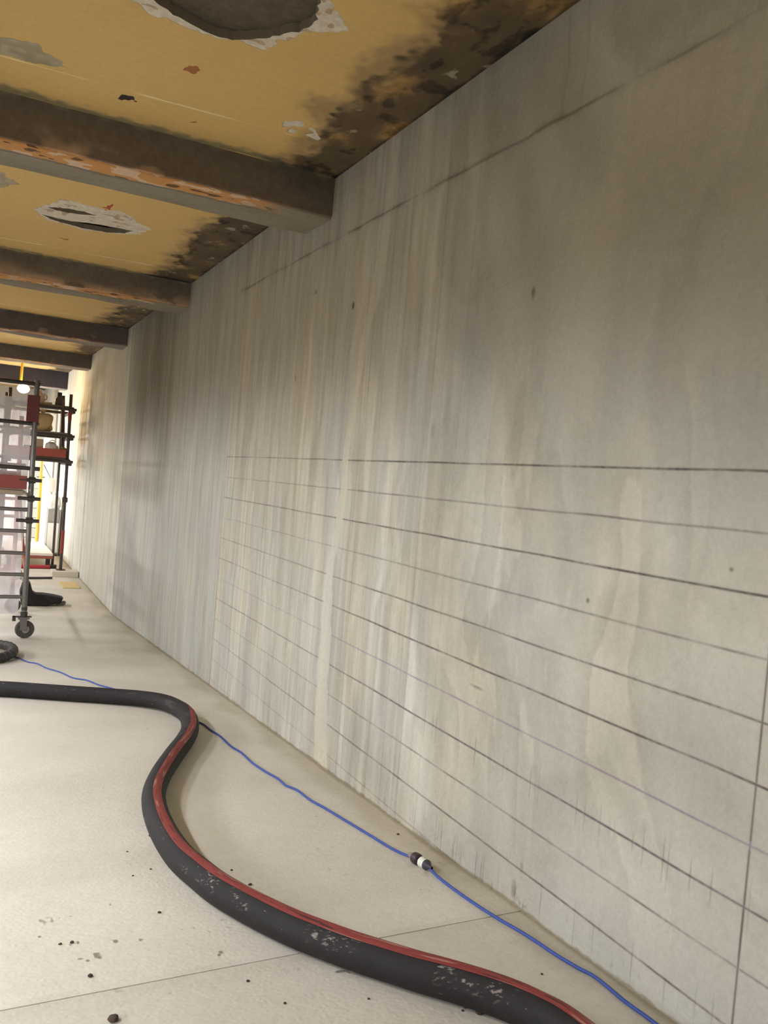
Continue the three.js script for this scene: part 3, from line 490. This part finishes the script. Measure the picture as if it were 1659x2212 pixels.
// ---------------------------------------------------------------- wheeled scaffold
{
  const xr = -1.135, xl = -1.9, z0 = -8.59, z1 = -10.6, f0 = floorY(z0);
  const g = thing('wheeled_scaffold', 'wheeled scaffold tower with a red toe board and rubber castors', 'scaffold', [xr, f0, z0]);
  const P = (x, y, z) => [x - xr, y - f0, z - z0];
  const tube = (n, a, b, r, m) => part(n, tubeBetween(P(...a), P(...b), r), m, g);
  const orange = mat(0xb8562f, 0.6);
  for (const x of [xr, xl]) { tube('post', [x, 0.36, z0], [x - 0.03, 2.57, z0], 0.0245, M.steel); tube('post', [x, 0.36, z1], [x - 0.03, 2.3, z1], 0.0245, orange); }
  for (const z of [z0, z1]) for (const y of [0.50, 0.715, 0.92, 1.13, 1.335]) tube('rung', [xl, y, z], [xr, y, z], 0.018, z === z0 ? M.steel : orange);
  for (const y of [1.73, 2.155, 2.53]) for (const z of y > 2.3 ? [z0] : [z0, z1]) tube('guard_rail', [xl - 0.2, y, z], [xr + (y < 2 ? 0.05 : 0), y, z], 0.019, M.darkSteel);
  for (const y of [0.62, 1.45, 2.155]) tube('side_rail', [xr, y, z0], [xr, y, z1], 0.018, M.steel);
  tube('brace', [xr, 0.62, z0], [xr, 1.45, z1], 0.014, orange); tube('brace', [xl, 0.62, z0], [xl, 1.45, z1], 0.014, orange);
  for (const x of [-1.87, -1.65, -1.43]) part('deck_plank', box(...[x - xr, x + 0.21 - xr], 1.475 - f0, 1.515 - f0, z1 - 0.1 - z0, 0.08, 0.006), mat(0x9a8b74, 0.85), g);
  part('toe_board', box(xl - xr, -0.06, 1.53 - f0, 1.655 - f0, 0.03, 0.055, 0.006), mat(0x8d4640, 0.8), g);
  part('toe_board', box(xl - xr, -0.02, 1.53 - f0, 1.655 - f0, z1 - z0 - 0.05, z1 - z0 - 0.025, 0.006), mat(0x8d4640, 0.8), g);
  part('red_board', box(-0.105, 0.005, 2.17 - f0, 2.42 - f0, 0.03, 0.055, 0.006), mat(0x6d3b38, 0.8), g);
  for (const y of [1.235, 1.445, 1.62]) { const c = part('coupler', new RoundedBoxGeometry(0.065, 0.06, 0.07, 2, 0.012).translate(0.0 - 0.012, y - f0, 0), M.darkSteel, g); part('stub', tubeBetween([-0.13, y - f0, 0.04], [0.07, y - f0, 0.04], 0.017), M.darkSteel, c); }
  for (const x of [xr, xl]) for (const z of [z0, z1]) {
    const c = new THREE.Group(); c.name = 'castor'; c.position.set(...P(x, floorY(z), z)); g.add(c);
    const wheel = new THREE.CylinderGeometry(0.085, 0.085, 0.045, 28).rotateX(Math.PI / 2).rotateY(0.25); part('tyre', mergeGeometries([wheel, new THREE.TorusGeometry(0.074, 0.0115, 8, 28).rotateY(0.25).translate(0, 0, 0.0)]).translate(0.015, 0.086, 0), M.rubber, c);
    part('hub', new THREE.CylinderGeometry(0.034, 0.034, 0.062, 18).rotateX(Math.PI / 2).rotateY(0.25).translate(0.015, 0.086, 0), M.grey, c);
    part('fork', mergeGeometries([box(-0.03, 0.03, 0.08, 0.2, 0.034, 0.042), box(-0.03, 0.03, 0.08, 0.2, -0.042, -0.034), box(-0.05, 0.05, 0.185, 0.205, -0.045, 0.045)]), M.steel, c);
    part('swivel', mergeGeometries([new THREE.CylinderGeometry(0.034, 0.03, 0.045, 16).translate(0, 0.228, 0), new THREE.CylinderGeometry(0.019, 0.019, 0.17, 12).translate(0, 0.32, 0)]), M.darkSteel, c);
    part('brake_lever', mergeGeometries([box(-0.1, 0.07, 0.2, 0.212, -0.02, 0.02, 0.004), box(-0.1, -0.07, 0.165, 0.212, -0.02, 0.02, 0.004)]), M.darkSteel, c);
    part('adjusting_nut', new THREE.CylinderGeometry(0.03, 0.03, 0.03, 6).translate(0, 0.285, 0), M.darkSteel, c);
  }
}
// ---------------------------------------------------------------- polythene hung behind the wheeled scaffold's end frame
{
  const w = 2.0, h = 2.1, g = new THREE.PlaneGeometry(w, h, 90, 60), p = g.attributes.position;
  for (let k = 0; k < p.count; k++) { const x = p.getX(k), y = p.getY(k); p.setZ(k, 0.03 * n2(x * 7 + 0.6 * y, y * 0.8, 701) + 0.016 * n2(x * 17, y * 2.2 + x * 3, 702)); }
  g.computeVertexNormals(); g.translate(-1.175 - w / 2, 0.30 + h / 2, -8.78);
  single('plastic_sheet', g, new THREE.MeshPhysicalMaterial({ color: 0xf4f0f2, roughness: 0.5, transmission: 0.42, thickness: 0, ior: 1.3, side: THREE.DoubleSide }), 'clear polythene sheet hanging behind the wheeled scaffold ladder frame', 'plastic sheet');
}
// ---------------------------------------------------------------- standing scaffold further back
const Z = -13.99;
{
  const g = thing('tube_scaffold', 'tube scaffold against the wall with a red toe board at head height', 'scaffold', [-0.27, 0.085, Z]);
  const P = (x, y, z) => [x + 0.27, y - 0.085, z - Z], tube = (n, a, b, r, m) => part(n, tubeBetween(P(...a), P(...b), r), m, g);
  const zb = Z - 1.21;
  tube('post', [-0.262, 0.1, Z], [-0.29, 2.86, Z], 0.0245, M.darkSteel); tube('post', [-1.15, 0.02, Z], [-1.16, 2.86, Z], 0.0245, M.darkSteel);
  tube('post', [-0.27, 0.02, zb], [-0.28, 2.86, zb], 0.022, M.darkSteel); tube('post', [-1.15, 0.02, zb], [-1.16, 2.86, zb], 0.0245, M.darkSteel);
  tube('red_sleeve', [-0.263, 0.35, Z], [-0.266, 0.72, Z], 0.0275, M.rustRed); tube('red_sleeve', [-0.286, 2.45, Z], [-0.288, 2.6, Z], 0.0275, M.rustRed);
  tube('base_plate', [-0.262, 0.088, Z], [-0.262, 0.1, Z], 0.07, M.darkSteel); for (const [x, z] of [[-1.15, Z], [-0.27, zb], [-1.15, zb]]) tube('base_plate', [x, 0.001, z], [x, 0.02, z], 0.07, M.darkSteel);
  for (const z of [Z, zb]) for (const y of [1.80, 2.2, 2.62]) tube('ledger', [-1.25, y, z + 0.045], [-0.2, y, z + 0.045], 0.0225, M.darkSteel);
  for (const x of [-0.28, -1.155]) for (const y of [1.76, 2.16, 2.58]) tube('transom', [x + 0.045, y, Z + 0.06], [x + 0.045, y, zb - 0.1], 0.0225, M.darkSteel);
  for (const [z0, z1] of [[0, 0.28], [0.3, 0.58], [0.6, 0.88], [0.9, 1.18]]) part('deck_board', box(-0.9, 0.02, 1.825 - 0.085, 1.86 - 0.085, -z1, -z0 + 0.05 - 0.05, 0.006), mat(0x6f6558, 0.85), g);
  for (const y of [2.225, 2.645]) part('shelf_board', box(-0.9, -0.02, y - 0.085, y + 0.028 - 0.085, -0.55, -0.02, 0.005), mat(0x77716a, 0.85), g);
  part('toe_board', box(-0.9, -0.04, 1.86 - 0.085, 1.985 - 0.085, 0.07, 0.095, 0.005), mat(0x96493c, 0.8), g);
  for (const y of [2.2, 2.62, 1.8, 1.2]) part('coupler', new RoundedBoxGeometry(0.08, 0.08, 0.09, 2, 0.014).translate(-0.005, y - 0.085, 0.02), M.darkSteel, g);
  tube('brace', [-0.30, 1.86, Z - 0.5], [-0.36, 2.86, Z - 0.5], 0.03, mat(0x5d4a40, 0.8));
}
single('sole_board', box(-0.40, -0.012, 0, 0.085, Z - 0.14, Z + 0.2, 0.006), mat(0xc9c2b0, 0.85), 'pale timber block under the foot of the tube scaffold', 'timber');
single('plywood_offcut', box(-0.36, -0.13, 0, 0.016, -13.2, -12.58, 0.003), mat(0xd2bc86, 0.85), 'yellow plywood offcut lying on the floor before the timber block', 'board');
single('steel_tube', tubeBetween([-1.0, 0.018, -13.42], [-0.42, 0.018, -13.55], 0.017), M.darkSteel, 'thin dark tube lying across the floor left of the timber block', 'tube');
// things on the boards
const beige = mat(0xc9ad7e, 0.9), offwhite = mat(0xded9cd, 0.85);
function lump(w, h, d, s, amp = 0.16, flat = 0.9) {                              // soft sack-like body standing on y = 0
  const g = new THREE.SphereGeometry(1, 28, 20), p = g.attributes.position;
  for (let k = 0; k < p.count; k++) { let x = p.getX(k), y = p.getY(k), z = p.getZ(k); const sq = q => Math.sign(q) * Math.pow(Math.abs(q), 0.62); const n = 1 + amp * n2(x * 2.1 + s, y * 2.1 + z * 1.3, 801 + s); p.setXYZ(k, sq(x) * n * w / 2, (Math.max(sq(y) * n, -flat) + flat) * h / (1 + flat), sq(z) * n * d / 2); }
  g.computeVertexNormals(); return g;
}
function put(o, x, y, z) { o.position.set(x, y, z); return o; }
{ const s = thing('sack', 'beige filled sack on the middle shelf of the tube scaffold', 'sack', [-0.66, 2.254, Z - 0.27]); part('sack_body', lump(0.30, 0.29, 0.26, 3), beige, s); part('tied_neck', new THREE.CylinderGeometry(0.05, 0.025, 0.06, 12).translate(0, 0.31, 0), beige, s); }
{ const s = thing('white_bag', 'crumpled white bag behind the red toe board of the tube scaffold', 'bag', [-0.50, 1.861, Z - 0.15]); part('bag_body', lump(0.17, 0.23, 0.15, 5, 0.25), offwhite, s); part('handle', new THREE.TorusGeometry(0.04, 0.006, 6, 14, Math.PI).translate(0, 0.22, 0), offwhite, s); }
{ const s = thing('carton', 'small tan carton beside the white bag on the scaffold', 'box', [-0.71, 1.861, Z - 0.2]); part('carton_body', box(-0.075, 0.075, 0, 0.26, -0.08, 0.08, 0.004), mat(0xc7a88c, 0.85), s); part('tape', box(-0.0765, 0.0765, 0.12, 0.15, -0.0815, 0.0815), mat(0xa98a66, 0.5), s); }
{ const s = thing('black_tool', 'dark power tool lying behind the red toe board', 'tool', [-0.86, 1.861, Z - 0.12]); part('tool_body', box(-0.06, 0.06, 0.03, 0.15, -0.05, 0.05, 0.03), M.black, s); part('grip', box(-0.02, 0.02, 0, 0.05, -0.12, 0.04, 0.012), M.black, s); }
{ const s = thing('green_pouch', 'olive green pouch at the wall end of the red toe board', 'pouch', [-0.35, 1.861, Z - 0.09]); part('pouch_body', lump(0.1, 0.17, 0.09, 8, 0.15), mat(0x8a8a52, 0.9), s); part('flap', box(-0.05, 0.05, 0.13, 0.145, -0.055, 0.055, 0.006), mat(0x75763f, 0.9), s); }
{ const s = thing('jug', 'pale plastic jug standing on the top shelf of the tube scaffold', 'jug', [-0.73, 2.674, Z - 0.2]); part('jug_body', new THREE.LatheGeometry([[0, 0], [0.07, 0], [0.078, 0.01], [0.078, 0.12], [0.05, 0.165], [0.022, 0.18], [0.022, 0.2]].map(p => new THREE.Vector2(...p)), 20), mat(0xd9c4bc, 0.5), s); part('cap', new THREE.CylinderGeometry(0.026, 0.026, 0.025, 14).translate(0, 0.21, 0), M.white, s); part('handle', new THREE.TorusGeometry(0.045, 0.01, 8, 14, Math.PI).rotateZ(-Math.PI / 2).translate(0.06, 0.11, 0), mat(0xd9c4bc, 0.5), s); }
{ const s = thing('bottle', 'dark bottle with a navy cap on the top shelf', 'bottle', [-0.44, 2.674, Z - 0.2]); part('bottle_body', new THREE.LatheGeometry([[0, 0], [0.06, 0], [0.063, 0.01], [0.063, 0.1], [0.03, 0.15], [0.03, 0.155]].map(p => new THREE.Vector2(...p)), 20), mat(0x5a5560, 0.5), s); part('cap', new THREE.CylinderGeometry(0.035, 0.035, 0.06, 16).translate(0, 0.18, 0), M.navy, s); }
{ const s = thing('tray', 'shallow pale tray pushed in above the beige sack', 'tray', [-0.66, 2.674, Z - 0.4]); part('tray_base', box(-0.13, 0.13, 0, 0.012, -0.09, 0.09, 0.004), offwhite, s); for (const k of [-1, 1]) part('rim', box(-0.13, 0.13, 0.01, 0.045, 0.085 * k - 0.005, 0.085 * k + 0.005), offwhite, s); }
{ const s = thing('black_cloth', 'black crumpled cloth on the floor behind the castor', 'cloth', [-0.80, 0, -11.15]); { const sh = new THREE.Shape([[-0.17, 0.03], [-0.19, 0.16], [-0.17, 0.25], [-0.13, 0.26], [-0.10, 0.16], [-0.04, 0.12], [0.06, 0.115], [0.18, 0.10], [0.25, 0.085], [0.24, 0.06], [0.14, 0.05], [0.08, 0.03]].map(p => new THREE.Vector2(...p))); const hg = new THREE.ExtrudeGeometry(sh, { depth: 0.16, bevelEnabled: true, bevelSize: 0.028, bevelThickness: 0.04, bevelSegments: 4 }); const hp = hg.attributes.position; for (let k = 0; k < hp.count; k++) hp.setZ(k, hp.getZ(k) - 0.08 + 0.03 * n2(hp.getX(k) * 14, hp.getY(k) * 14, 721)); hg.computeVertexNormals(); part('cloth_heap', hg, M.black, s); } part('loose_corner', lump(0.1, 0.05, 0.08, 15, 0.3).translate(0.27, 0, 0.0), mat(0x8c877f, 0.9), s); }
// ---------------------------------------------------------------- bright area beyond
{ const s = thing('low_stage', 'low white topped plinth behind the tube scaffold', 'plinth', [-0.66, 0, -15.95]); part('top_board', box(-0.36, 0.36, 0.2, 0.245, -0.95, 1.05, 0.008), mat(0xe6e1d4, 0.8), s); part('edge_board', box(-0.36, 0.36, 0.15, 0.2, 1.0, 1.04), mat(0x9a5a48, 0.85), s); for (const [x, z] of [[-0.3, 0.9], [0.3, 0.9], [-0.3, -0.85], [0.3, -0.85]]) part('leg', box(x - 0.035, x + 0.035, 0, 0.2, z - 0.035, z + 0.035), M.darkSteel, s); }
{ const s = thing('red_pipe', 'red pipe with a black end lying before the low plinth', 'pipe', [-0.6, 0.032, -14.72]); part('pipe_body', tubeBetween([-0.45, 0, 0], [0.25, 0, -0.06], 0.031), mat(0xa83038, 0.5), s); part('end_cap', tubeBetween([0.25, 0, -0.06], [0.35, 0, -0.07], 0.036), M.black, s); }
{ const s = thing('block_stack', 'pale grey concrete block pier beyond the yellow pole', 'pier', [-0.53, 0, -18.3]); const bm = [mat(0xb6b5ac, 0.95), mat(0xaaa9a0, 0.95)]; for (let k = 0; k < 12; k++) part('block', box(-0.22 + 0.004 * (k % 2), 0.22 + 0.004 * (k % 2), k * 0.2, k * 0.2 + 0.192, -0.1, 0.1, 0.006), bm[k % 2], s); }
{ const s = thing('yellow_prop', 'yellow steel prop standing by the grey block pier', 'prop', [-0.40, 0, -16.98]); part('outer_tube', tubeBetween([0, 0.01, 0], [-0.01, 1.5, 0], 0.032), M.yellow, s); part('inner_tube', tubeBetween([-0.01, 1.5, 0], [-0.015, 1.95, 0], 0.025), M.yellow, s); part('base_plate', box(-0.08, 0.08, 0, 0.01, -0.08, 0.08), M.yellow, s); part('pin', tubeBetween([-0.08, 1.46, 0], [0.06, 1.46, 0], 0.008), M.darkSteel, s); part('head_plate', box(-0.095, 0.065, 1.95, 1.96, -0.08, 0.08), M.yellow, s); }
{ const s = thing('grey_cabinet', 'grey steel cabinet standing against the wall beyond the scaffold', 'cabinet', [-0.14, 0, -16.95]); part('body', box(-0.12, 0.1, 0.02, 0.88, -0.2, 0.2, 0.01), M.grey, s); part('door', box(-0.105, 0.085, 0.06, 0.62, 0.2, 0.212, 0.004), mat(0xe3e3dd, 0.6), s); part('drawer', box(-0.105, 0.085, 0.65, 0.85, 0.2, 0.212, 0.004), M.grey, s); part('foot', box(-0.11, 0.09, 0, 0.02, -0.19, 0.19), M.black, s); }
{ const s = thing('white_sack', 'plump white sack on top of the grey cabinet', 'sack', [-0.15, 0.88, -16.95]); part('sack_body', lump(0.22, 0.26, 0.3, 21, 0.2), M.white, s); part('tied_neck', new THREE.CylinderGeometry(0.035, 0.02, 0.05, 12).translate(0, 0.28, 0), M.white, s); }
{ const s = thing('white_drum', 'white plastic drum hung on the yellow prop', 'drum', [-0.26, 1.2, -16.7]); part('drum_body', new THREE.LatheGeometry([[0, 0], [0.08, 0], [0.09, 0.02], [0.1, 0.2], [0.095, 0.24], [0.03, 0.27], [0, 0.27]].map(p => new THREE.Vector2(...p)), 20), M.white, s); part('strap', tubeBetween([0, 0.26, 0], [-0.115, 0.5, -0.235], 0.006), M.black, s); }
{ const w = 1.3, h = 2.75, g = new THREE.PlaneGeometry(w, h, 60, 30), p = g.attributes.position; for (let k = 0; k < p.count; k++) p.setZ(k, 0.035 * n2(p.getX(k) * 9, p.getY(k) * 0.5, 711)); g.computeVertexNormals(); g.translate(-0.04 - w / 2, h / 2 + 0.01, -18.9); single('white_sheet', g, new THREE.MeshPhysicalMaterial({ color: 0xf2f1ec, roughness: 0.7, transmission: 0.3, thickness: 0, side: THREE.DoubleSide }), 'white sheeting hanging across the far end behind the block pier', 'sheet'); }
// ---------------------------------------------------------------- hanging lamp and an added yellow pole standing in for a lit edge
{
  const s = thing('hanging_lamp', 'glowing lamp on an added yellow pole in place of a lit edge under the fourth beam', 'lamp', [-0.90, CEIL, -15.5]);
  part('lit_edge_pole', tubeBetween([-0.04, 0, 0], [-0.05, -0.5, 0], 0.022), M.yellow, s); part('ceiling_plate', box(-0.1, 0.02, -0.012, 0, -0.06, 0.06), M.yellow, s);
  part('bulb', new THREE.SphereGeometry(0.085, 24, 16).scale(1.15, 0.9, 1).translate(0, -0.56, 0), mat(0xffffff, 0.3, { emissive: 0xffe0b0, emissiveIntensity: 14 }), s);
  part('holder', tubeBetween([-0.045, -0.5, 0], [-0.02, -0.47, 0], 0.035), M.darkSteel, s);
  const l = new THREE.PointLight(0xffd9a0, BULB, 0, 2); l.name = 'bulb_light'; l.position.set(0, -0.56, 0); l.castShadow = true; l.shadow.radius = 4; s.add(l);
}
renderer.render(scene, camera);
